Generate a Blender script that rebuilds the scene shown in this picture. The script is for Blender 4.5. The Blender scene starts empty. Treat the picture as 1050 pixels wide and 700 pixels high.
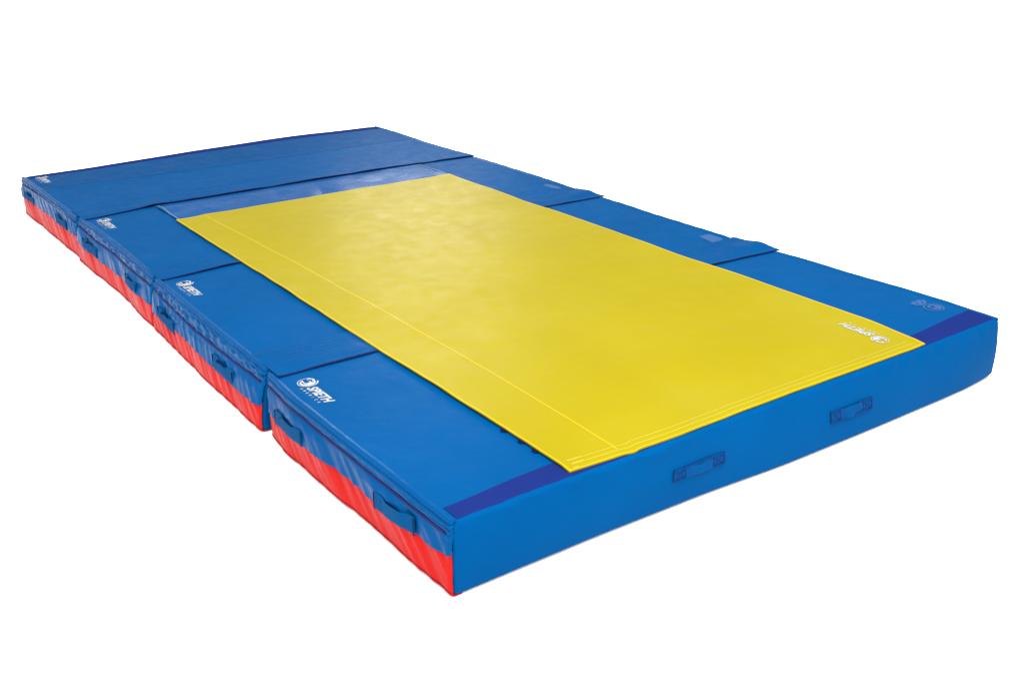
import bpy, math, random
from mathutils import Vector, noise, Matrix

random.seed(4)
scene = bpy.context.scene
COL = scene.collection
H = 0.2268            # mat thickness
W = 2.4               # mat width (long direction of every section)
FLOOR = -0.004

# ------------------------------------------------------------------ helpers
def n3(x, y, z=0.0):
    return noise.noise(Vector((x, y, z)))

def lut(pts, v):
    if v <= pts[0][0]: return pts[0][1]
    for (a, fa), (b, fb) in zip(pts, pts[1:]):
        if v <= b:
            t = (v - a) / (b - a); t = t * t * (3 - 2 * t) * .5 + t * .5
            return fa + (fb - fa) * t
    return pts[-1][1]

def sst(a, b, v):
    t = max(0., min(1., (v - a) / (b - a))); return t * t * (3 - 2 * t)

def axis(a, b, step, fine=(), fstep=0.003):
    """grid coordinates from a to b, denser within the fine intervals"""
    out = [a]; v = a
    while v < b - 1e-9:
        st = step
        for (f0, f1) in fine:
            if f0 - 1e-6 <= v < f1: st = fstep
            elif v < f0 < v + st: st = f0 - v
        v = min(b, v + st); out.append(v)
    if len(out) > 2 and out[-1] - out[-2] < 1e-4: out.pop(-2)
    return out

def link(name, verts, faces, mat, parent=None, sharp=40):
    me = bpy.data.meshes.new(name)
    me.from_pydata([tuple(v) for v in verts], [], faces)
    me.validate(); me.update()
    for p in me.polygons: p.use_smooth = True
    me.set_sharp_from_angle(angle=math.radians(sharp))
    me.materials.append(mat)
    o = bpy.data.objects.new(name, me); COL.objects.link(o)
    if parent:
        o.parent = parent
        o.matrix_parent_inverse = parent.matrix_world.inverted() if False else Matrix.Translation(-parent.location)
    return o

def tag(o, label=None, cat=None, group=None, kind=None):
    for k, v in (('label', label), ('category', cat), ('group', group), ('kind', kind)):
        if v: o[k] = v

def sheet(name, rows, thick, mat, parent=None, sharp=40, flip=False):
    """closed sheet: rows = grid of points (outer skin); the back skin lies thick behind it"""
    nu, nv = len(rows), len(rows[0])
    V = [Vector(p) for r in rows for p in r]
    N = []
    for i in range(nu):
        for j in range(nv):
            a = V[min(nu - 1, i + 1) * nv + j] - V[max(0, i - 1) * nv + j]
            b = V[i * nv + min(nv - 1, j + 1)] - V[i * nv + max(0, j - 1)]
            n = a.cross(b); n.normalize()
            N.append(-n if flip else n)
    B = [v - n * thick for v, n in zip(V, N)]
    off = len(V); F = []
    for i in range(nu - 1):
        for j in range(nv - 1):
            q = [i * nv + j, (i + 1) * nv + j, (i + 1) * nv + j + 1, i * nv + j + 1]
            if flip: q.reverse()
            F.append(q); F.append([off + k for k in reversed(q)])
    rim = [(i * nv) for i in range(nu)] + [(nu - 1) * nv + j for j in range(1, nv)] + \
          [i * nv + nv - 1 for i in range(nu - 2, -1, -1)] + [j for j in range(nv - 2, 0, -1)]
    for a, b in zip(rim, rim[1:] + rim[:1]):
        q = [a, a + off, b + off, b]
        q = [b, b + off, a + off, a]
        if flip: q.reverse()
        F.append(q)
    return link(name, V + B, F, mat, parent, sharp)

def catmull(pts, sub):
    P = [pts[0]] + list(pts) + [pts[-1]]; out = []
    for k in range(1, len(P) - 2):
        p0, p1, p2, p3 = P[k - 1], P[k], P[k + 1], P[k + 2]
        for s in range(sub):
            t = s / sub
            out.append(tuple(.5 * (2 * b + (c - a) * t + (2 * a - 5 * b + 4 * c - d) * t * t + (3 * b - a - 3 * c + d) * t ** 3)
                             for a, b, c, d in zip(p0, p1, p2, p3)))
    out.append(tuple(pts[-1])); return out

# ------------------------------------------------------------------ materials
def vinyl(name, col, rough=.42, spec=.22, grain=.10, mottle=.05, scuff=None, scuff_amt=.25, weave=False, coat=0.0, wear=None, uneven=.35):
    m = bpy.data.materials.new(name); m.use_nodes = True
    nt = m.node_tree; N = nt.nodes; L = nt.links
    b = N['Principled BSDF']
    tc = N.new('ShaderNodeTexCoord')
    n1 = N.new('ShaderNodeTexNoise'); n1.inputs['Scale'].default_value = 3.1; n1.inputs['Detail'].default_value = 6
    L.new(tc.outputs['Object'], n1.inputs['Vector'])
    mp = N.new('ShaderNodeMapRange'); mp.inputs['From Min'].default_value = .3; mp.inputs['From Max'].default_value = .7
    mp.inputs['To Min'].default_value = 1 - mottle; mp.inputs['To Max'].default_value = 1 + mottle
    L.new(n1.outputs['Fac'], mp.inputs['Value'])
    hs = N.new('ShaderNodeHueSaturation'); hs.inputs['Color'].default_value = (*col, 1)
    L.new(mp.outputs['Result'], hs.inputs['Value'])
    cur = hs.outputs['Color']
    if wear:     # large worn, paler areas of the material itself
        nw = N.new('ShaderNodeTexNoise'); nw.inputs['Scale'].default_value = 1.7; nw.inputs['Detail'].default_value = 9
        nw.inputs['Roughness'].default_value = .68
        L.new(tc.outputs['Object'], nw.inputs['Vector'])
        mw = N.new('ShaderNodeMapRange'); mw.inputs['From Min'].default_value = .48; mw.inputs['From Max'].default_value = .72
        mw.inputs['To Max'].default_value = wear[1]
        L.new(nw.outputs['Fac'], mw.inputs['Value'])
        mx = N.new('ShaderNodeMix'); mx.data_type = 'RGBA'
        L.new(mw.outputs['Result'], mx.inputs['Factor']); L.new(cur, mx.inputs['A']); mx.inputs['B'].default_value = (*wear[0], 1)
        cur = mx.outputs['Result']
    if scuff:
        ns = N.new('ShaderNodeTexNoise'); ns.inputs['Scale'].default_value = 9; ns.inputs['Detail'].default_value = 12
        ns.inputs['Roughness'].default_value = .8; ns.inputs['Distortion'].default_value = .6
        L.new(tc.outputs['Object'], ns.inputs['Vector'])
        ms = N.new('ShaderNodeMapRange'); ms.inputs['From Min'].default_value = .655; ms.inputs['From Max'].default_value = .78
        ms.inputs['To Max'].default_value = scuff_amt
        L.new(ns.outputs['Fac'], ms.inputs['Value'])
        mx = N.new('ShaderNodeMix'); mx.data_type = 'RGBA'
        L.new(ms.outputs['Result'], mx.inputs['Factor']); L.new(cur, mx.inputs['A']); mx.inputs['B'].default_value = (*scuff, 1)
        cur = mx.outputs['Result']
    L.new(cur, b.inputs['Base Color'])
    b.inputs['Specular IOR Level'].default_value = spec
    mr = N.new('ShaderNodeMapRange'); mr.inputs['To Min'].default_value = rough - .06; mr.inputs['To Max'].default_value = rough + .06
    mr.inputs['From Min'].default_value = .3; mr.inputs['From Max'].default_value = .7
    n2 = N.new('ShaderNodeTexNoise'); n2.inputs['Scale'].default_value = 14; n2.inputs['Detail'].default_value = 8
    L.new(tc.outputs['Object'], n2.inputs['Vector']); L.new(n2.outputs['Fac'], mr.inputs['Value']); L.new(mr.outputs['Result'], b.inputs['Roughness'])
    # fabric grain + soft unevenness
    ng = N.new('ShaderNodeTexNoise'); ng.inputs['Scale'].default_value = 420 if not weave else 260; ng.inputs['Detail'].default_value = 2
    L.new(tc.outputs['Object'], ng.inputs['Vector'])
    bu = N.new('ShaderNodeBump'); bu.inputs['Strength'].default_value = grain; bu.inputs['Distance'].default_value = .002
    L.new(ng.outputs['Fac'], bu.inputs['Height'])
    nb = N.new('ShaderNodeTexNoise'); nb.inputs['Scale'].default_value = 7; nb.inputs['Detail'].default_value = 5
    L.new(tc.outputs['Object'], nb.inputs['Vector'])
    b2 = N.new('ShaderNodeBump'); b2.inputs['Strength'].default_value = uneven; b2.inputs['Distance'].default_value = .012
    L.new(nb.outputs['Fac'], b2.inputs['Height']); L.new(bu.outputs['Normal'], b2.inputs['Normal'])
    L.new(b2.outputs['Normal'], b.inputs['Normal'])
    if coat:
        b.inputs['Coat Weight'].default_value = coat; b.inputs['Coat Roughness'].default_value = .25
    return m

BLUE = (0.000, 0.0430, 0.140)
M = {
 'blue': vinyl('blue_vinyl', BLUE, spec=.005, scuff=(.06, .09, .18), scuff_amt=.14),
 'blue_side': vinyl('glossy_blue_vinyl', (0.000, 0.0430, 0.142), rough=.22, spec=.016, grain=.05, mottle=.06),
 'blue_flap': vinyl('flap_vinyl', (0.000, 0.0410, 0.136), rough=.40, spec=.005),
 'blue_dark': vinyl('deep_blue_vinyl', (0.000, 0.037, 0.124), rough=.42, spec=.005),
 'tail': vinyl('tail_vinyl', (0.004, 0.046, 0.150), rough=.30, spec=.010),
 'velcro': vinyl('violet_blue_hook_tape', (0.006, 0.0145, 0.092), rough=.85, spec=.01, grain=.6, weave=True),
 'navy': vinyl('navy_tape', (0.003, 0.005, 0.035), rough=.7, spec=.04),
 'zip': vinyl('navy_zip_tape', (0.007, 0.009, 0.060), rough=.7, spec=.05),
 'stitch': vinyl('violet_navy_thread', (0.004, 0.024, 0.100), rough=.8, spec=.03),
 'teal': vinyl('teal_webbing', (0.000, 0.041, 0.122), rough=.65, spec=.012, grain=.5, weave=True),
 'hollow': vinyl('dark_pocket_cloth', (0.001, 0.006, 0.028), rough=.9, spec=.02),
 'front_web': vinyl('blue_webbing', (0.000, 0.038, 0.130), rough=.45, spec=.010, grain=.5, weave=True),
 'red': vinyl('red_vinyl', (0.325, 0.0075, 0.0060), rough=.30, spec=.016, grain=.06, mottle=.05),
 'red_hem': vinyl('dark_red_binding', (0.20, 0.003, 0.004), rough=.6, spec=.06),
 'yellow': vinyl('yellow_vinyl', (0.210, 0.169, 0.0010), rough=.42, spec=.021, grain=.14, mottle=.035,
                 scuff=(.23, .20, .05), scuff_amt=.25, wear=((.215, .180, .012), .5), uneven=.16),
 'yellow_hem': vinyl('golden_hem_tape', (0.325, 0.226, 0.002), rough=.5, spec=.07),
 'pale': vinyl('pale_piping', (0.055, 0.12, 0.17), rough=.5, spec=.2),
 'ink': vinyl('white_ink', (0.27, 0.275, 0.285), rough=.5, spec=.1, grain=.02, mottle=.02),
 'faded_ink': vinyl('faded_ink', (0.026, 0.066, 0.170), rough=.5, spec=.02, grain=.2, mottle=.10),
 'thread_pale': vinyl('pale_thread', (0.285, 0.24, 0.03), rough=.6, spec=.1),
}

# ------------------------------------------------------------------ the shape of the sections
XR = [(0, 2.404), (.5, 2.410), (.82, 2.415), (1.15, 2.402), (1.7, 2.388), (2.35, 2.398), (2.85, 2.410), (3.6, 2.412), (4.2, 2.396), (4.85, 2.385)]
SEC = [  # y0, y1, left edge, blue/red boundary, zip height, pucker, outward slope of the side, seed
 dict(y0=0.0, y1=1.186, xl=[(0, 0), (.3, -.005), (.6, -.009), (.94, -.011), (1.19, .004)],
      zb=[(0, .128), (.05, .119), (.12, .115), (.4, .110), (.64, .109), (1.0, .101), (1.19, .100)], zz=[(0, .184), (.6, .187), (1.19, .188)],
      puck=.0013, slope=.004, seed=1.7, zbot=[(0, 0), (.13, .001), (.5, .002), (.65, -.001), (.85, -.005), (1.03, -.012), (1.19, -.013)]),
 dict(y0=1.212, y1=2.428, xl=[(1.21, .014), (1.6, .014), (1.9, .017), (2.42, .027)],
      zb=[(1.21, .100), (1.5, .092), (1.7, .095), (1.95, .104), (2.16, .106), (2.42, .088)], zz=[(1.21, .178), (1.5, .172), (1.9, .166), (2.2, .172), (2.42, .186)],
      puck=.0042, slope=.026, seed=5.1, zbot=[(1.2, -.016), (1.95, -.013), (2.42, -.006)]),
 dict(y0=2.446, y1=3.640, xl=[(2.44, .028), (3.04, .040), (3.62, .030)],
      zb=[(2.44, .106), (2.85, .100), (3.17, .104), (3.45, .100), (3.62, .118)], zz=[(2.44, .183), (2.8, .178), (3.14, .180), (3.4, .178), (3.62, .188)],
      puck=.0034, slope=.026, seed=8.3, zbot=[(2.44, -.004), (3.0, .002), (3.62, -.004)]),
 dict(y0=3.655, y1=4.862, xl=[(3.65, .022), (4.2, .008), (4.80, .004), (4.86, .008)],
      zb=[(3.65, .128), (3.93, .115), (4.15, .124), (4.5, .125), (4.8, .112)], zz=[(3.65, .194), (3.9, .205), (4.3, .204), (4.6, .192), (4.84, .184)],
      puck=.0026, slope=.004, seed=12.9, zbot=[(3.65, -.004), (4.3, .006), (4.86, -.006)]),
]
FRONT = [(0, 0), (.44, .003), (.82, -.003), (1.25, -.018), (1.74, -.020), (2.02, -.018), (2.19, -.014), (2.36, -.004), (2.42, .004)]

SAG = [(.8, 0), (1.04, .010), (1.22, .014), (1.5, .011), (1.8, .009), (2.05, .007), (2.3, 0)]
def lean(x, k):
    """the near face leans: its foot bulges out, its top edge stays back"""
    return 1.22 * lut(FRONT, x) * (1 - k) + .95 * lut(SAG, x) * k

def far_edge(x):        # the far side of the last section is not quite straight
    return lut([(0, 4.800), (.2, 4.802), (1.08, 4.862), (1.77, 4.890), (2.3, 4.840), (2.4, 4.812)], x)

def xL(s, y): return lut(s['xl'], y)

def topz(s, x, y):
    z = H + .0030 * n3(x * 1.3 + s['seed'], y * 1.9) + .0013 * n3(x * 4.1, y * 4.7, s['seed'])
    d = min(y - s['y0'], s['y1'] - y)
    z += .0035 * sst(0, .28, d) - .0015                      # foam crowns a little
    z += .012 * sst(.9, 0, y) * sst(1.9, 2.4, x)             # near right corner stands up
    z -= .3 * lut(SAG, x) * sst(.45, .0, y)                  # the near edge sags a little
    if s is SEC[3]:                                          # crease across the last section
        z -= .004 * sst(4.30, 4.80, y) - .013 * sst(4.10, 4.85, y) * sst(.3, 2.2, x)
        z += .002 * math.exp(-((y - 4.30 - .05 * (1.2 - x) / 1.2) / .05) ** 2)
    return z

def sect(y):
    for s in SEC:
        if y <= s['y1'] + .01: return s
    return SEC[3]

def ztop(x, y):
    """height of the blue tops, bridged over the gaps"""
    for a, b in zip(SEC, SEC[1:]):
        lo, hi = a['y1'] - .03, b['y0'] + .03
        if lo < y < hi:
            t = sst(lo, hi, y); return topz(a, x, lo) * (1 - t) + topz(b, x, hi) * t
    return topz(sect(y), x, y)

def zbot(s, x, y):
    v = .0018 + .0030 * n3(y * 9 + s['seed'], 3.3) * sst(.3, .0, x)
    v += .006 * sst(2.30, 2.41, x) * sst(.3, 0, y)
    return max(FLOOR + .0008, v)

def fold(s, y, z, side=1):
    """soft diagonal folds of the loose side cover"""
    u = y - .95 * z
    e = sst(0, .05, y - s['y0']) * sst(0, .05, s['y1'] - y)
    f = .0105 * n3(u * 5.5, z * 1.5, s['seed'] * side) + .0110 * (.42 - abs(n3(u * 13 + 4, z * 2.2, s['seed'] + 3 * side))) \
        + .0010 * n3(u * 34, z * 4, s['seed'])
    return f * (.25 + .75 * e)

def side(s, y, z, right=False):
    """x of the side cover at (y, z)"""
    k = 1 - z / H
    if not right: return xL(s, y) + .73 * lut(s['zbot'], y) * min(1, max(0, k)) - s['slope'] * math.sin(min(1, max(0, k)) * 1.7)
    return lut(XR, y) + .018 * k

# ------------------------------------------------------------------ core cover of a section
def core(s, parent):
    r = .013
    y0, y1 = s['y0'], s['y1']; D = y1 - y0
    fin = lambda b: [(0, r + .002), (b - r - .002, b)]
    ax = axis(0, W, .016, fin(W), .0026); ay = axis(0, D, .014, fin(D), .0026); az = axis(0, H, .014, fin(H), .0026)
    V = []; F = []; idx = {}
    def key(a, b, c): return (round(a, 5), round(b, 5), round(c, 5))
    def vert(px, py, pz):
        kk = key(px, py, pz)
        if kk in idx: return idx[kk]
        ix, iy, iz = min(max(px, r), W - r), min(max(py, r), D - r), min(max(pz, r), H - r)
        d = Vector((px - ix, py - iy, pz - iz))
        on = sum(1 for q in d if abs(q) > 1e-9)
        if d.length > 1e-9:
            # cube -> rounded: spread evenly over the arc
            m = max(abs(q) for q in d)
            d = Vector(tuple(math.tan(q / m * math.pi / 4) if m > 0 else 0 for q in d)).normalized() * r
        x, y, z = ix + d.x, iy + d.y, iz + d.z
        Y = y0 + y
        if s is SEC[3] and y > D * .6:
            Y += (far_edge(x) - y1) * sst(.6, 1., y / D)
        t = x / W; k = z / H
        zt = topz(s, x, Y); zb = zbot(s, x, Y)
        Z = zb + (zt - zb) * k
        X = side(s, Y, z) * (1 - t) + side(s, Y, z, True) * t
        # body of the core sits just inside the side covers
        X += .004 * (1 - sst(0, .02, x))  - .003 * sst(W - .02, W, x)
        # front face: gentle bulge and small puckers by the top edge
        fr = sst(.04, .0, y)
        if s is SEC[0]: Y += lean(x, k) * sst(.30, .0, y)
        Y -= fr * (.008 * math.sin(math.pi * k) + .0025 * n3(x * 2.6, z * 5, s['seed']))
        pk = math.exp(-((k - .93) / .09) ** 2) * fr
        Y -= pk * .0085 * n3(x * 19, z * 14, 2.2) * (1.0 + 1.5 * sst(.3, 0, abs(x - .75)))
        Z -= pk * .0045 * (abs(n3(x * 17, 1.0, 7.7)) - .2)
        if s is not SEC[0] : Y += fr * .010 * math.sin(math.pi * k)
        if s is SEC[0]: Y += sst(.8, 1, y / D) * (-.026 * (1 - k))      # the gap opens downward
        V.append((X, Y, Z)); idx[kk] = len(V) - 1
        return idx[kk]
    def quad(a, b, c, d): F.append([vert(*a), vert(*b), vert(*c), vert(*d)])
    for i in range(len(ax) - 1):
        for j in range(len(ay) - 1):
            a, b, c, d = ax[i], ax[i + 1], ay[j], ay[j + 1]
            quad((a, c, H), (b, c, H), (b, d, H), (a, d, H))
    bx = ax; by = ay
    for i in range(len(ax) - 1):
        for j in range(len(ay) - 1):
            a, b, c, d = ax[i], ax[i + 1], ay[j], ay[j + 1]
            quad((a, d, 0), (b, d, 0), (b, c, 0), (a, c, 0))
    for i in range(len(ax) - 1):
        for j in range(len(az) - 1):
            a, b, c, d = ax[i], ax[i + 1], az[j], az[j + 1]
            quad((a, 0, c), (b, 0, c), (b, 0, d), (a, 0, d))
            quad((a, D, d), (b, D, d), (b, D, c), (a, D, c))
    for i in range(len(ay) - 1):
        for j in range(len(az) - 1):
            a, b, c, d = ay[i], ay[i + 1], az[j], az[j + 1]
            quad((0, a, d), (0, b, d), (0, b, c), (0, a, c))
            quad((W, a, c), (W, b, c), (W, b, d), (W, a, d))
    return link('cover', V, F, M['blue'], parent, 60)

# ------------------------------------------------------------------ side cover: rim, zip, skirt, red base
def side_parts(s, parent, right=False):
    y0, y1 = s['y0'], s['y1']
    if s is SEC[3]: y1 = far_edge(2.4 if right else 0.0)
    sg = 1 if right else -1
    ys = axis(y0 + .002, y1 - .002, .006)
    zzf = (lambda y: lut(s['zz'], y) + .003 * n3(y * 5, 1.1, s['seed'])) if not right else (lambda y: .186 + .003 * n3(y * 5, 9.1, s['seed']))
    zbf = lambda y: lut(s['zb'], y) + .0045 * n3(y * 6.3, 2.2, s['seed']) + .002 * n3(y * 17, 2.2, s['seed'])
    def X(y, z, o): return side(s, y, z, right) + sg * o
    def edge_in(y):      # covers turn in at both ends of the section
        d = min(y - y0, y1 - y); q = max(0, 1 - d / .013); return -.016 * (1 - math.sqrt(max(0, 1 - q * q)))
    def yt(y, z): return y - (.026 * (1 - z / H) * sst(.95, 1.186, y) if s is SEC[0] else 0)
    rows = []
    p = s['puck']
    for y in ys:
        zt = topz(s, 0 if not right else W, y); zz = zzf(y); zb = zbf(y)
        ei = edge_in(y)
        wv = .0022 * n3(y * 4.4, 5.5, s['seed'])
        ctl = [(-.0150, zt + .0002), (-.0115, zt + .0012), (-.0065, zt + .0045), (.000, zt + .0028), (.0035, zt - .004),
               (.0005, zt - .0085), (.0035, zt - .0125), (.0075, zt - .0165), (.0045, zt - .022),
               (.0045, (zt - .022 + zz + .008) / 2), (.0055, zz + .008), (.0015, zz + .001), (.0055, zz - .006),
               (.008, zz - .02), (.009, (zz + zb) / 2 + .006), (.009, (zz + zb) / 2 - .01), (.010, zb + .006), (.011, zb)]
        pr = catmull(ctl, 4)
        row = []
        for q, (o, z) in enumerate(pr):
            t = q / 4
            a = math.exp(-((t - 8.2) / 2.6) ** 2)           # puckers between the piping and the zip
            pk = p * a * (n3(y * 24, t * .9, s['seed'] + 2) * 1.7 + 1.2 * (.35 - abs(n3(y * 15 + t * .5, t * .35, s['seed']))))
            b1 = p * .45 * math.exp(-((t - 2.5) / 1.6) ** 2) * n3(y * 19, 4.4, s['seed'])
            fo = fold(s, y, z, 1 if not right else 2) * sst(11.5, 14, t)
            row.append((X(y, z, o + pk + fo + ei * (1 if t > 2 else 0) + wv * sst(3, 5, t)), yt(y, z), z + b1 * 1.3 + (pk * .5 if t < 10 else 0)))
        rows.append(row)
    sk = sheet('side_cover', rows, .0025, M['blue_side'], parent, 50, flip=right)
    # zip: thin dark tape in the groove
    zr = []
    for y in axis(y0 + .030, y1 - .022, .008):
        zz = zzf(y) ; wv = .0022 * n3(y * 4.4, 5.5, s['seed'])
        zr.append([(X(y, zz + dz, .0062 + wv), y, zz + dz) for dz in (.0042, .0015, -.0015, -.0042)])
    sheet('zipper', zr, .003, M['zip'], sk, 50, flip=right)
    # red base panel
    rr = []
    yr = axis(y0 + (.03 if right else .003), y1 - .003, .008)
    rz = axis(0, 1, .06)
    for y in yr:
        zb = zbf(y) + .010; z0 = zbot(s, 0 if not right else W, y) + .0005
        row = []
        for q in rz:
            z = zb + (z0 - zb) * q
            o = .0045 + fold(s, y, z, 1 if not right else 2) * (1.15 - .6 * q) + edge_in(y) * .9 - .004 * sst(.93, 1.0, q)
            if q < .12: o = min(o, .0080 + fold(s, y, z, 1 if not right else 2))
            row.append((X(y, max(z, 0), o), yt(y, z), z))
        row.append((X(y, 0, -.03), yt(y, 0), z0 - .0004))
        rr.append(row)
    rd = sheet('base_panel', rr, .002, M['red'], parent, 50, flip=right)
    hr = []  # darker red strip painting in the shade along the foot
    for y in yr:
        z0 = zbot(s, 0 if not right else W, y)
        row = []
        for dz in (.011, .008, .005, .0025):
            z = z0 + dz; q = 1 - dz / .11
            o = .0062 + fold(s, y, z, 1 if not right else 2) * (1.15 - .6 * q) + edge_in(y) * .9 - .004 * sst(.93, 1.0, q)
            row.append((X(y, max(z, 0), o), yt(y, z), z))
        hr.append(row)
    sheet('hem', hr, .0035, M['red_hem'], rd, 50, flip=right)
    return zzf, zbf

def side_handle(s, parent, ya, yb, za, zb_, h, right=False, mat='teal', bow=.004):
    """webbing grip sewn to the side; far end at ya, near end at yb"""
    sg = 1 if right else -1
    rows = []; n = 34
    sd = 1 if not right else 2
    raw = lambda y: max(fold(s, y + a, .115 + b, sd) for a in (-.012, -.006, 0, .006, .012) for b in (-.012, .012, .036))
    tab = [raw(yb + (ya - yb) * i / 24) for i in range(25)]
    def fo(y, z):
        t = max(0., min(1., (y - yb) / (ya - yb))) * 24; i = int(t)
        w = [tab[max(0, min(24, i + k))] for k in (-2, -1, 0, 1, 2, 3)]
        return max(sum(w) / 6, max(w[1:5]) - .0015, -.003)
    for i in range(n + 1):
        t = i / n; y = ya + (yb - ya) * t; zc = za + (zb_ - za) * t
        e = sst(.20, .38, t) * sst(.86, .66, t)
        row = []
        for q in range(9):
            z = zc + h / 2 - h * q / 8 + .003
            o = .0125 + fo(y, zc) + bow * e * (1 - .55 * q / 8)
            z2 = z - .0075 * e * (1 - q / 8)
            row.append((side(s, y, z, right) + sg * o, y, z2))
        rows.append(row)
    hd = sheet('handle', rows, .003, M[mat], parent, 50, flip=not right)
    # dark sheet painting the shadow gap behind the grip
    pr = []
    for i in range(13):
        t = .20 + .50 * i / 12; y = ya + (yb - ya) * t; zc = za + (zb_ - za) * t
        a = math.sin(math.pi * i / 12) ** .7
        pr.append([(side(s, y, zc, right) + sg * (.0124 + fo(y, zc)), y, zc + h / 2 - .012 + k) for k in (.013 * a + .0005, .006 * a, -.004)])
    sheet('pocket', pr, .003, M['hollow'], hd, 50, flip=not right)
    # dark stitch lines at the two ends
    for t0 in (0.0, .975):
        st = []
        for i in range(3):
            t = t0 + .025 * i / 2; y = ya + (yb - ya) * t; zc = za + (zb_ - za) * t
            st.append([(side(s, y, zc, right) + sg * (.0134 + fo(y, zc)), y, zc + h / 2 - h * q / 4) for q in range(5)])
        sheet('stitching', st, .003, M['navy'], hd, 50, flip=not right)

def front_handle(parent, x0, x1, z0, z1, seed, dark):
    """flat webbing grip sewn to the near face, with crossed stitching at both ends"""
    s = SEC[0]
    def Y(x, z):
        k = z / H; return lean(x, k) - (.008 * math.sin(math.pi * k) + .0025 * n3(x * 2.6, z * 5, s['seed']))
    rows = []; n = 44
    zc = lambda x: (z0 + z1) / 2 - .002 * math.sin((x - x0) / (x1 - x0) * math.pi)
    hh = (z1 - z0) / 2
    for i in range(n + 1):
        t = i / n; x = x0 + (x1 - x0) * t
        e = sst(.20, .32, t) * sst(.80, .68, t)
        row = []
        for q in range(11):
            w = 1 - 2 * q / 10; z = zc(x) + hh * w
            o = .0032 + e * (.0022 + .0055 * n3(x * 26, z * 60, seed)) + .0012 * (1 - abs(w)) 
            row.append((x, Y(x, z) - o, z))
        rows.append(row)
    hd = sheet('handle', rows, .003, M['front_web'], parent, 60, flip=True)
    def strip(pts, w):
        for (a, b) in zip(pts, pts[1:]):
            d = Vector((b[0] - a[0], b[1] - a[1])); L = d.length; d.normalize(); nrm = Vector((-d.y, d.x)) * w / 2
            rws = []
            for i in range(9):
                t = i / 8; cx = a[0] + d.x * L * t; cz = a[1] + d.y * L * t
                rws.append([(cx + nrm.x * k, Y(cx, cz) - .0062 , cz + nrm.y * k) for k in (-1, 0, 1)])
            V.append(rws)
    V = []
    for (a, b) in ((x0 + .002, x0 + .045), (x1 - .045, x1 - .002)):
        zt, zb = zc(a) + hh * .9, zc(a) - hh * .9
        strip([(a, zb), (a, zt), (b, zt), (b, zb), (a, zb), (b, zt)], .0022)
        strip([(a, zt), (b, zb)], .0022)
    strip([(x0, zc(x0) - hh), (x0, zc(x0) + hh)], .005)  # wider dark strip painting the shadow line at the left end
    strip([(x1, zc(x1) - hh), (x1, zc(x1) + hh)], .003)
    if dark:
        strip([(x0 + .03, z0 + .001), (x1 - .03, z0 + .001)], .0045)
        strip([(x1 - .07, z1 - .001), (x1 - .03, z1 - .001)], .003)
    else:
        strip([(x0 + .04, z1 - .001), (x1 - .045, z1 - .001)], .0022)
    vs = []; fs = []
    for k, rws in enumerate(V):
        nu, nv = len(rws), 3; base = len(vs)
        for rw in rws:
            for p in rw: vs.append((p[0], p[1] - .00004 * k, p[2]))
        for rw in rws:
            for p in rw: vs.append((p[0], p[1] + .004, p[2]))
        o = base + nu * nv
        for i in range(nu - 1):
            for j in range(nv - 1):
                q = [base + i * nv + j, base + (i + 1) * nv + j, base + (i + 1) * nv + j + 1, base + i * nv + j + 1]
                fs.append(q); fs.append([v + nu * nv for v in reversed(q)])
        for i in range(nu - 1):
            for j in (0, nv - 1):
                a_, b_ = base + i * nv + j, base + (i + 1) * nv + j
                fs.append([a_, a_ + nu * nv, b_ + nu * nv, b_])
    link('stitching', vs, fs, M['stitch'], hd, 50)  # thread lines plus the painted shadow line at the left end

# ------------------------------------------------------------------ joining flaps
FLAP = {1: [(0.028, 1.126), (.43, 1.132), (1.2, 1.130), (2.0, 1.122), (2.43, 1.098)],
        2: [(0.045, 2.380), (.42, 2.402), (1.2, 2.385), (2.03, 2.340), (2.43, 2.322)],
        3: [(0.045, 3.560), (.42, 3.618), (1.2, 3.622), (2.04, 3.622), (2.43, 3.602)]}
FEND = {1: 1.375, 2: 2.565, 3: 3.79}
def under_flap(k, x, y):
    """what a flap lies on besides the mats: the tail of the overlay mat"""
    if k == 3 and TX0 - .07 < x < TX1 + .07: 
        return .0048 * sst(TX0 - .07, TX0 + .0, x) * sst(TX1 + .07, TX1, x) * sst(3.80, 3.74, y)
    return 0
TX0, TX1 = .412, 2.012
def flap_edge(k, x): return lut(FLAP[k], x) + .0035 * n3(x * 5.5, k * 3.1) + .0015 * n3(x * 17, k * 3.1)
def flap_z(k, x, y):
    ye = flap_edge(k, x); yo = FEND[k]
    gap = (SEC[k - 1]['y1'] + SEC[k]['y0']) / 2
    z = ztop(x, y) + .0042
    t = (y - ye) / (yo - ye)
    # lines of stitching that run the length of the flap
    pr = 1 - .85 * sst(.36, .42, x) * sst(2.03, 1.98, x) * (k < 3)       # pressed flat below the overlay mat
    rib = abs(math.sin((y - ye + .004 * n3(x * 3, y * 4, k)) * math.pi / .029))
    z += (.0016 * rib ** .7) * sst(.02, .12, t) * sst(1.0, .86, t) * (.35 + .9 * abs(n3(x * 2.6, y * 9, k))) * pr
    z += .0045 * math.exp(-((y - gap) / .05) ** 2) * (.6 + n3(x * 3.3, 1, k)) * pr
    z += .0030 * sst(.12, 0, t) * (.4 + 1.4 * n3(x * 7, 8.8, k)) * pr  # the free edge lifts here and there
    z += under_flap(k, x, y)
    rr = {1: .012, 2: .009, 3: .002}[k]
    z += rr * sst(2.15, 2.40, x) * math.exp(-((y - gap - .01) / .07) ** 2)
    z -= .0035 * sst(.9, 1.0, t)
    return z

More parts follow.
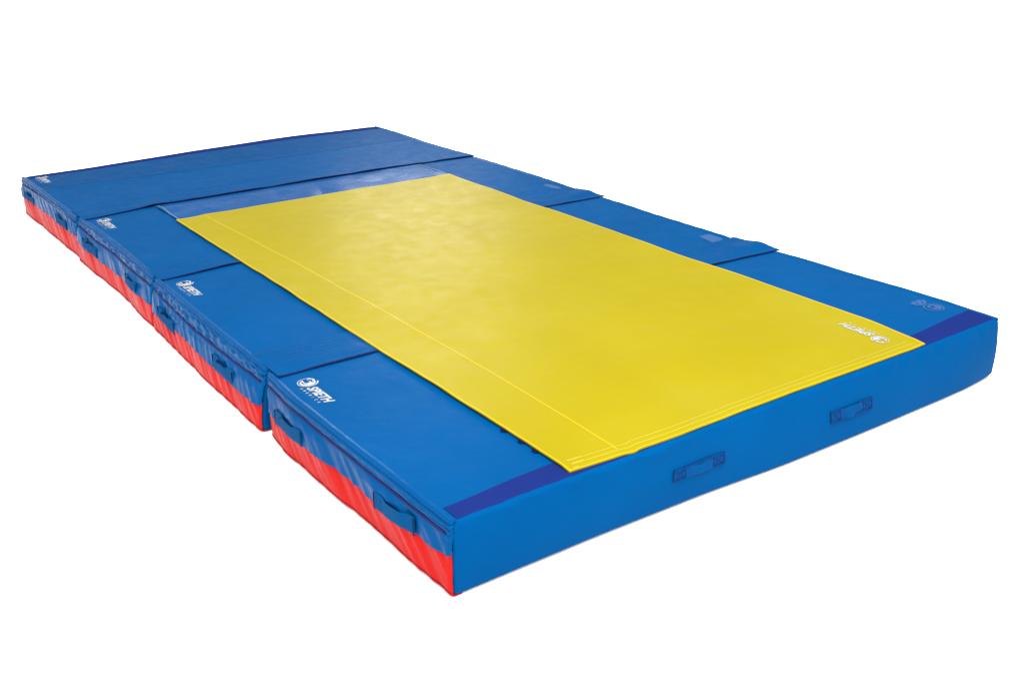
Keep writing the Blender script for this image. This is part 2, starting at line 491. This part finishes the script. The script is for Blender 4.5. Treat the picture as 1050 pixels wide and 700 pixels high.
def flap(k, parent):
    xs = axis(.032 if k > 1 else .020, 2.40 + {1: .018, 2: .010, 3: .012}[k], .012)
    rows = []
    for x in xs:
        ye = flap_edge(k, x); yo = FEND[k]
        ys = [ye + (yo - ye) * j / 84 for j in range(85)]
        rows.append([(x + (0 if x < 2.3 else 1) * .010 * sst(.3, 0, (y - ye) / (yo - ye)) * sst(2.3, 2.42, x), y, flap_z(k, x, y)) for y in ys])
    fl = sheet('joining_flap', rows, .0028, M['blue_flap'], parent, 60)
    # navy line along the free edge: piping plus the shadow painted below it
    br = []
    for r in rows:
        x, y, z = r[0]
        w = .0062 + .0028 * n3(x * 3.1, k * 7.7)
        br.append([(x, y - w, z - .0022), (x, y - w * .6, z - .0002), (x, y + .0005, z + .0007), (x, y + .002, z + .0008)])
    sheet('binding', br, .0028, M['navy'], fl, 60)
    return fl

# ------------------------------------------------------------------ printed emblem and lettering
def text_mesh(txt, shear, off):
    cu = bpy.data.curves.new('lettering', 'FONT'); cu.body = txt; cu.shear = shear; cu.offset = off
    cu.resolution_u = 3; cu.size = 1; cu.space_character = 1.0
    o = bpy.data.objects.new('lettering', cu); COL.objects.link(o)
    bpy.context.view_layer.update()
    dg = bpy.context.evaluated_depsgraph_get()
    me = bpy.data.meshes.new_from_object(o.evaluated_get(dg))
    V = [(v.co.x, v.co.y) for v in me.vertices]; F = [list(p.vertices) for p in me.polygons]
    bpy.data.objects.remove(o); bpy.data.curves.remove(cu); bpy.data.meshes.remove(me)
    x0 = min(v[0] for v in V); x1 = max(v[0] for v in V); y0 = min(v[1] for v in V); y1 = max(v[1] for v in V)
    return [((v[0] - x0) / (x1 - x0), (v[1] - y0) / (y1 - y0)) for v in V], F

def ribbon(pts, widths, V, F):
    n = len(pts); base = len(V)
    for i, (p, w) in enumerate(zip(pts, widths)):
        a = Vector(pts[min(n - 1, i + 1)]) - Vector(pts[max(0, i - 1)])
        d = Vector((-a.y, a.x)).normalized() * w / 2
        V.append((p[0] + d.x, p[1] + d.y)); V.append((p[0] - d.x, p[1] - d.y))
    for i in range(n - 1):
        F.append([base + 2 * i, base + 2 * i + 1, base + 2 * i + 3, base + 2 * i + 2])

def arc(cx, cy, r, a0, a1, w0, w1, V, F, n=28, mid=None):
    pts = []; ws = []
    for i in range(n + 1):
        t = i / n; a = math.radians(a0 + (a1 - a0) * t)
        pts.append((cx + r * math.cos(a), cy + r * math.sin(a)))
        w = w0 + (w1 - w0) * t
        if mid: w = w + mid * math.sin(math.pi * t)
        ws.append(w)
    ribbon(pts, ws, V, F)

def emblem_2d():
    """round mark: open ring with two swept crescents inside; unit radius, text reads along +x"""
    V = []; F = []
    arc(0, 0, .93, 150, 440, .06, .14, V, F, 56)                       # outer ring, open at the upper left
    arc(0, 0, .66, -150, 95, .05, .10, V, F, 44, .22)                  # inner crescent round the lower right
    arc(-.30, .38, .34, 20, 215, .20, .10, V, F, 20, .06)              # head of the s
    arc(-.02, -.10, .36, 120, -60, .12, .10, V, F, 18, .08)            # belly of the s
    arc(-.62, .30, .26, 60, 190, .10, .04, V, F, 12, .10)              # horn at the left
    ribbon([(-.72, -.22), (-.40, -.34), (-.05, -.30)], [.05, .20, .10], V, F)
    ribbon([(.02, -.42), (.22, .10), (.36, .52)], [.10, .16, .22], V, F)
    ribbon([(.36, .55), (.46, .10), (.50, -.22)], [.18, .16, .10], V, F)
    ribbon([(.14, -.04), (.46, -.02)], [.10, .10], V, F)
    return V, F

def logo(parent, cx, cy, ang, zf, mat, L=.225, r=.036, cap=.036):
    """cx,cy = centre of the round mark; ang = reading direction in the ground plane"""
    ca, sa = math.cos(ang), math.sin(ang)
    parts = []
    ev, ef = emblem_2d(); parts.append(([(u * r, v * r) for u, v in ev], ef))
    tv, tf = text_mesh('SPIETH', .32, .035)
    tl = L - 2 * r - .008
    parts.append(([(r + .006 + u * tl, -.026 + v * cap) for u, v in tv], tf))
    av, af = [], []
    wd = 'AMERICA'
    for i, ch in enumerate(wd):
        lv, lf = text_mesh(ch, .2, .03)
        w = .0030 if ch == 'I' else .0085
        x0 = r - .004 + i * (tl - .016) / 6
        b = len(av); av += [(x0 + u * w, -.043 + v * .0105) for u, v in lv]; af += [[q + b for q in f] for f in lf]
    parts.append((av, af))
    V = []; F = []
    for pv, pf in parts:
        b = len(V)
        for u, v in pv:
            x = cx + ca * u - sa * v; y = cy + sa * u + ca * v
            V.append((x, y, zf(x, y) + .0013 + .0002 * (len(V) % 3 == 5)))
        F += [[q + b for q in f] for f in pf]
    # face up
    out = []
    for f in F:
        a, b, c = (Vector(V[f[0]]), Vector(V[f[1]]), Vector(V[f[2]]))
        out.append(f if (b - a).cross(c - a).z >= 0 else f[::-1])
    o = link('printed_logo', V, out, M[mat], parent, 60)
    return o

def patch(parent, corners, zf, mat, name='faded_label', n=10, holes=None):
    """thin printed patch bounded by four corners"""
    rows = []
    a, b, c, d = [Vector(p) for p in corners]
    for i in range(n + 1):
        row = []
        for j in range(n + 1):
            u, v = i / n, j / n
            p = a * (1 - u) * (1 - v) + b * u * (1 - v) + c * u * v + d * (1 - u) * v
            row.append((p.x, p.y, zf(p.x, p.y) + .0013))
        rows.append(row)
    return rows

# ------------------------------------------------------------------ build the four sections
LABELS = [
 'nearest blue and red landing mat, two flat grips on its all-blue front face',
 'second blue and red landing mat from the front, joined to the nearest one',
 'third blue and red landing mat from the front, just before the farthest one',
 'farthest blue and red landing mat, its flap covering the blue tail of the overlay',
]
LOGO_POS = [(.080, 1.028), (.104, 2.275), (.116, 3.495), (.098, 4.708)]
HANDLES = [
 [(1.080, .852, .113, .124, .050), (.382, .166, .124, .138, .052)],
 [(2.315, 2.10, .116, .106, .048), (1.655, 1.453, .122, .118, .050)],
 [(3.493, 3.275, .138, .126, .046), (2.805, 2.635, .132, .124, .046)],
 [(4.700, 4.495, .140, .134, .040), (4.010, 3.840, .148, .138, .044)],
]
roots = []
for i, s in enumerate(SEC):
    root = bpy.data.objects.new('landing_mat', None); COL.objects.link(root)
    root.location = (W / 2, (s['y0'] + s['y1']) / 2, FLOOR); root.empty_display_size = .2
    tag(root, LABELS[i], 'gym mat', 'landing mats joined end to end')
    roots.append(root)
    core(s, root)
    for right in (False, True):
        side_parts(s, root, right)
    for (ya, yb, za, zb_, h) in HANDLES[i]:
        side_handle(s, root, ya, yb, za, zb_, h)
        side_handle(s, root, ya, yb, .125, .125, h, right=True)
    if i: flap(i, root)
    lx, ly = LOGO_POS[i]
    logo(root, lx, ly, -math.pi / 2, lambda x, y, s=s: topz(s, x, y) + (0.0), 'ink')

# hook tape across the near edge of the nearest mat and the far edge of the last one
rows = []
for x in axis(.022, 2.388, .02):
    y0 = .0130 + lean(x, 1); y1 = .090 + .012 * sst(.1, .5, x) + .018 * sst(1.9, 2.42, x) - .012 * sst(.3, 0, x)
    rows.append([(x, y0 + (y1 - y0) * t / 8, topz(SEC[0], x, y0 + (y1 - y0) * t / 8) + .0022 - (.002 if t == 0 else 0)) for t in range(9)])
sheet('hook_tape', rows, .002, M['velcro'], roots[0], 50)
rows = []
for x in axis(.035, 2.375, .02):
    ye = far_edge(x)
    y0 = ye - .075 - .025 * sst(.3, 1.6, x); y1 = ye - .008
    rows.append([(x, y0 + (y1 - y0) * t / 8, topz(SEC[3], x, y0 + (y1 - y0) * t / 8) + .0022 - (.0012 if t == 8 else 0)) for t in range(9)])
sheet('hook_tape', rows, .002, M['velcro'], roots[3], 50)

# darker panel laid on the far half of the last section
rows = []
for x in axis(.040, 2.372, .02):
    y0 = 4.365 - .07 * sst(0, 1.2, x) + .004 * n3(x * 4, 0, 3); y1 = far_edge(x) - .078 - .025 * sst(.3, 1.6, x)
    rows.append([(x, y0 + (y1 - y0) * t / 24, topz(SEC[3], x, y0 + (y1 - y0) * t / 24) + .0009) for t in range(25)])
sheet('sewn_panel', rows, .0008, M['blue_dark'], roots[3], 50)

# front grips
front_handle(roots[0], .762, .970, .097, .133, 3.3, False)
front_handle(roots[0], 1.456, 1.660, .090, .129, 6.1, True)

# faded prints near the right edge
def flat_part(name, polys, zf, mat, parent):
    V = []; F = []
    for rows in polys:
        b = len(V); nu, nv = len(rows), len(rows[0])
        for r in rows: V += r
        for i in range(nu - 1):
            for j in range(nv - 1):
                F.append([b + i * nv + j, b + (i + 1) * nv + j, b + (i + 1) * nv + j + 1, b + i * nv + j + 1])
    out = []
    for f in F:
        a, b_, c = Vector(V[f[0]]), Vector(V[f[1]]), Vector(V[f[2]])
        out.append(f if (b_ - a).cross(c - a).z >= 0 else f[::-1])
    return link(name, V, out, M[mat], parent, 60)
zf0 = lambda x, y: topz(SEC[0], x, y)
def ghost_round(cx, cy, rx, ry):
    V = []; F = []
    arc(0, 0, .9, 0, 360, .14, .14, V, F, 40)
    arc(0, 0, .55, -140, 120, .1, .1, V, F, 24, .3)
    arc(-.1, .15, .30, 40, 250, .16, .16, V, F, 16)
    ribbon([(-.6, -.3), (.1, -.25), (.5, .3)], [.1, .22, .16], V, F)
    return [(cx + u * rx, cy + v * ry, zf0(cx + u * rx, cy + v * ry) + .0014) for u, v in V], F
gv, gf = ghost_round(2.312, .218, .042, .040)
out = []
rows = patch(roots[0], [(2.272, .306), (2.284, .258), (2.338, .262), (2.354, .300)], zf0, 'faded_ink', n=6)
b = len(gv)
for r in rows: gv += r
nv = len(rows[0])
for i in range(len(rows) - 1):
    for j in range(nv - 1):
        if (i + 2 * j) % 5 == 0: continue
        gf.append([b + i * nv + j, b + (i + 1) * nv + j, b + (i + 1) * nv + j + 1, b + i * nv + j + 1])
for f in gf:
    a, b_, c = Vector(gv[f[0]]), Vector(gv[f[1]]), Vector(gv[f[2]])
    out.append(f if (b_ - a).cross(c - a).z >= 0 else f[::-1])
link('faded_label', gv, out, M['faded_ink'], roots[0], 60)
zf1 = lambda x, y: topz(SEC[1], x, y)
rows = patch(roots[1], [(2.292, 1.474), (2.271, 1.349), (2.358, 1.378), (2.356, 1.470)], zf1, 'faded_ink', n=8)
rr2 = [rows]
flat_part('faded_label', rr2, zf1, 'faded_ink', roots[1])
zf2 = lambda x, y: topz(SEC[2], x, y)
rows = []
for i in range(13):
    t = i / 12; y = 2.735 - .14 * t
    w = .024 * math.sin(math.pi * min(1, t * .95 + .05)) ** .6 * (1 + .5 * n3(t * 6, 1, 1)); c = 2.325 + .012 * t
    rows.append([(c - w + 2 * w * j / 4, y, zf2(c, y) + .0014) for j in range(5)])
flat_part('faded_label', [rows], zf2, 'faded_ink', roots[2])

# ------------------------------------------------------------------ the yellow overlay mat
ov = bpy.data.objects.new('overlay_mat', None); COL.objects.link(ov)
ov.location = (1.2, 1.65, H); ov.empty_display_size = .2
tag(ov, 'yellow overlay mat with a blue tail, lying on top of the joined blue mats', 'overlay mat')
YT = .0050
def yz(x, y):
    dl = x - .40; dr = 2.0 - x; dn = y - .02; df = 3.23 - y
    z = ztop(x, y) + .0062 + .0045 * sst(0, .05, dn)
    z += .0014 * n3(x * 2.2, y * 2.2, 40)
    z += .0050 * sst(.07, 0, dl) * max(0, n3(y * 5.0, 3, 41) + .10)
    z += .0030 * sst(.06, 0, dr) * max(0, n3(y * 5.5, 3, 42))
    z += .0030 * sst(.06, 0, df) * (n3(x * 6, 3, 43) + .2)
    z += .0020 * sst(.08, 0, dn) * n3(x * 6, 3, 44)
    # ridge where the side strip is welded on
    z += .0003 * sst(seam_x(y) + .006, seam_x(y) - .006, x)
    return z
def seam_x(y): return lut([(0, .590), (1.05, .606), (2.2, .585), (3.25, .548)], y)
def y_near(x): return lut([(.40, .025), (.63, .018), (.81, .015), (1.04, .021), (1.22, .026), (1.48, .024), (1.75, .022), (1.99, .024)], x) + .0022 * n3(x * 8, 1, 50) - .006 * math.exp(-((x - .625) / .02) ** 2)
def y_far(x): return 3.234 + .010 * n3(x * 3.2, 7, 51) + .003 * n3(x * 9, 7, 51) + .012 * sst(.50, .56, x) * sst(1.9, 1.2, x)
def x_l(y): return .400 + .006 * n3(y * 2.6, 1, 52) + .0018 * n3(y * 9, 1, 52)
def x_r(y): return 2.006 + .006 * n3(y * 1.2, 1, 53) + .003 * sst(0, 3, y) - .016 * sst(.3, 0, y)
NU, NV = 130, 250
def dens(t):  # more columns near both edges
    return t
rows = []
for i in range(NU + 1):
    row = []
    u = i / NU
    for j in range(NV + 1):
        v = j / NV
        x = .4 + 1.6 * u
        ya, yb = y_near(x), y_far(x)
        y = ya + (yb - ya) * v
        x = x_l(y) + (x_r(y) - x_l(y)) * u
        row.append((x, y, yz(x, y)))
    rows.append(row)
ys_ = sheet('top_sheet', rows, YT - .001, M['yellow'], ov, 60)
def strip_on(name, pts, w, mat, lift=.0008, thick=.003, par=None, wrap=None):
    """tape of width w laid along a path on the yellow sheet"""
    rws = []; n = len(pts)
    for i, p in enumerate(pts):
        a = Vector(pts[min(n - 1, i + 1)]) - Vector(pts[max(0, i - 1)]); d = Vector((-a.y, a.x)).normalized()
        rws.append([(p[0] + d.x * k * w / 2, p[1] + d.y * k * w / 2, yz(p[0] + d.x * k * w / 2, p[1] + d.y * k * w / 2) + lift) for k in (1, .5, 0, -.5, -1)])
    return sheet(name, rws, thick, M[mat], par or ys_, 28, flip=True)
vs = [j / 160 for j in range(161)]
def left_pt(v, o=0):
    x = .4; y = y_near(x) + (y_far(x) - y_near(x)) * v; return (x_l(y) + o, y)
def right_pt(v, o=0):
    x = 2.0; y = y_near(x) + (y_far(x) - y_near(x)) * v; return (x_r(y) - o, y)
strip_on('hem', [left_pt(v, .0045) for v in vs], .0065, 'yellow_hem')
strip_on('hem', [right_pt(v, .0045) for v in vs], .009, 'yellow_hem')
xs_ = [.402 + 1.598 * i / 120 for i in range(121)]
strip_on('hem', [(x, y_near(x) + .0045) for x in xs_ if x < 1.99], .0055, 'yellow_hem')
strip_on('hem', [(x, y_far(x) - .003) for x in xs_ if x < 2.0], .008, 'yellow_hem')
strip_on('seam', [(seam_x(y) + .0015 * n3(y * 7, 0, 5), y) for y in [.05 + 3.17 * i / 160 for i in range(161)]], .0055, 'yellow_hem', lift=.0006)
# two rows of thread near the front hem
for dy, x0, x1 in ((.046, .425, 1.95), (.026, .425, 1.95)):
    strip_on('stitch_line', [(x, y_near(x) + dy + .002 * n3(x * 5, dy, 8)) for x in [x0 + (x1 - x0) * i / 120 for i in range(121)]], .0024, 'thread_pale', lift=.0008)
def thread_end(x0, x1, dy):
    strip_on('stitch_line', [(x, y_near(x) + dy) for x in [x0 + (x1 - x0) * i / 10 for i in range(11)]], .0036, 'thread_pale', lift=.0014)
thread_end(.425, .475, .049); thread_end(.430, .470, .029); thread_end(.418, .440, .010)
lg = logo(ys_, 1.884, .135, math.pi / 2, lambda x, y: yz(x, y) + .0004, 'ink', L=.218, r=.033)
# dark tabs painting the shadows where the left edge lifts
for ty in (.345, .255, .185):
    rws = []
    for i in range(9):
        y = ty - .016 + .032 * i / 8; o = .012 * math.sin(math.pi * i / 8) ** .6
        xe = x_l(y)
        rws.append([(xe + .02 - (.02 + o) * j / 4, y, ztop(xe, y) + .0032) for j in range(5)])
    sheet('fastener_tab', rws, .002, M['navy'], ov, 50)
# blue tail that runs under the flap of the farthest section
rows = []
for i in range(121):
    x = .412 + 1.60 * i / 120
    row = []
    for j in range(41):
        y = (y_far(x) - .02) + (3.735 - y_far(x) + .02) * j / 40
        e = sst(3.60, 3.5, y)
        wr = (.0190 * abs(n3(x * 4.2 - y * 2.4, y * 2, 60)) + .0030 * abs(n3(x * 9 + y * 5, y * 3, 61))) * e * sst(3.22, 3.28, y)
        row.append((x, y, ztop(x, y) + .0030 + wr))
    rows.append(row)
tl = sheet('tail_panel', rows, .002, M['tail'], ov, 60)
for sx in (.414, 2.006):
    rw = []
    for j in range(31):
        y = 3.240 + (3.60 - 3.240) * j / 30; x = sx + .001 * n3(y * 9, 1, 3) + (.012 * j / 30 if sx < 1 else .010 * j / 30)
        zz = ztop(x, y)
        rw.append([(x + k * .0032, y, zz + .0062 + .0012 * (1 - abs(k))+ .0190 * abs(n3(x * 4.2 - y * 2.4, y * 2, 60)) * sst(3.60, 3.5, y)) for k in (1, .5, 0, -.5, -1)])
    sheet('piping', rw, .0035, M['pale'], tl, 70)

# ------------------------------------------------------------------ floor
m = bpy.data.materials.new('white_studio_floor'); m.use_nodes = True
nt = m.node_tree; b = nt.nodes['Principled BSDF']; b.inputs['Roughness'].default_value = .9; b.inputs['Specular IOR Level'].default_value = .1
tx = nt.nodes.new('ShaderNodeTexNoise'); tx.inputs['Scale'].default_value = .6
cr = nt.nodes.new('ShaderNodeMapRange'); cr.inputs['To Min'].default_value = .93; cr.inputs['To Max'].default_value = .95
cb = nt.nodes.new('ShaderNodeCombineColor')
nt.links.new(tx.outputs['Fac'], cr.inputs['Value'])
for k in range(3): nt.links.new(cr.outputs['Result'], cb.inputs[k])
nt.links.new(cb.outputs['Color'], b.inputs['Base Color'])
S = 400
fl = link('floor', [(-S, -S, FLOOR), (S, -S, FLOOR), (S, S, FLOOR), (-S, S, FLOOR)], [[0, 1, 2, 3]], m)
fl['kind'] = 'structure'

# ------------------------------------------------------------------ light
w = bpy.data.worlds.new('World'); scene.world = w; w.use_nodes = True
bg = w.node_tree.nodes['Background']; bg.inputs['Color'].default_value = (1, 1, 1, 1); bg.inputs['Strength'].default_value = 1.0
def sun(name, d, e, ang):
    l = bpy.data.lights.new(name, 'SUN'); l.energy = e; l.angle = math.radians(ang)
    o = bpy.data.objects.new(name, l); COL.objects.link(o)
    o.rotation_euler = Vector(d).to_track_quat('-Z', 'Y').to_euler(); return o
sun('overhead_light', (.40, .58, -1), 4.7, 65)
def area(name, loc, target, size, sy, e):
    l = bpy.data.lights.new(name, 'AREA'); l.shape = 'RECTANGLE'; l.size = size; l.size_y = sy; l.energy = e
    o = bpy.data.objects.new(name, l); COL.objects.link(o); o.location = loc
    o.rotation_euler = (Vector(target) - Vector(loc)).to_track_quat('-Z', 'Y').to_euler(); return o
area('softbox', (4.2, 7.4, 2.25), (1.1, 2.0, .2), 1.5, 1.1, 85)
area('overhead_softbox', (.2, -1.2, 4.6), (.9, .8, 0), 3.0, 2.2, 370)

# ------------------------------------------------------------------ camera
cam = bpy.data.cameras.new('Camera'); co = bpy.data.objects.new('Camera', cam); COL.objects.link(co)
f_px, yaw, pit, roll = 1116.2612, .6064, .3832, -.0131
f = Vector((math.sin(yaw) * math.cos(pit), math.cos(yaw) * math.cos(pit), -math.sin(pit)))
s_ = f.cross(Vector((0, 0, 1))).normalized(); u_ = s_.cross(f)
s2 = math.cos(roll) * s_ + math.sin(roll) * u_; u2 = -math.sin(roll) * s_ + math.cos(roll) * u_
R = Matrix((s2, u2, -f)).transposed().to_4x4()
R.translation = Vector((-.5177 * 2.4, -.8628 * 2.4, .7064 * 2.4))
co.matrix_world = R
cam.sensor_width = 36; cam.sensor_fit = 'HORIZONTAL'; cam.lens = f_px / 1050 * 36
cam.clip_end = 2000; cam.clip_start = .05
scene.camera = co
scene.view_settings.view_transform = 'Standard'; scene.view_settings.look = 'None'
scene.view_settings.exposure = 0; scene.view_settings.gamma = 1
scene.render.resolution_x = 1024; scene.render.resolution_y = 682
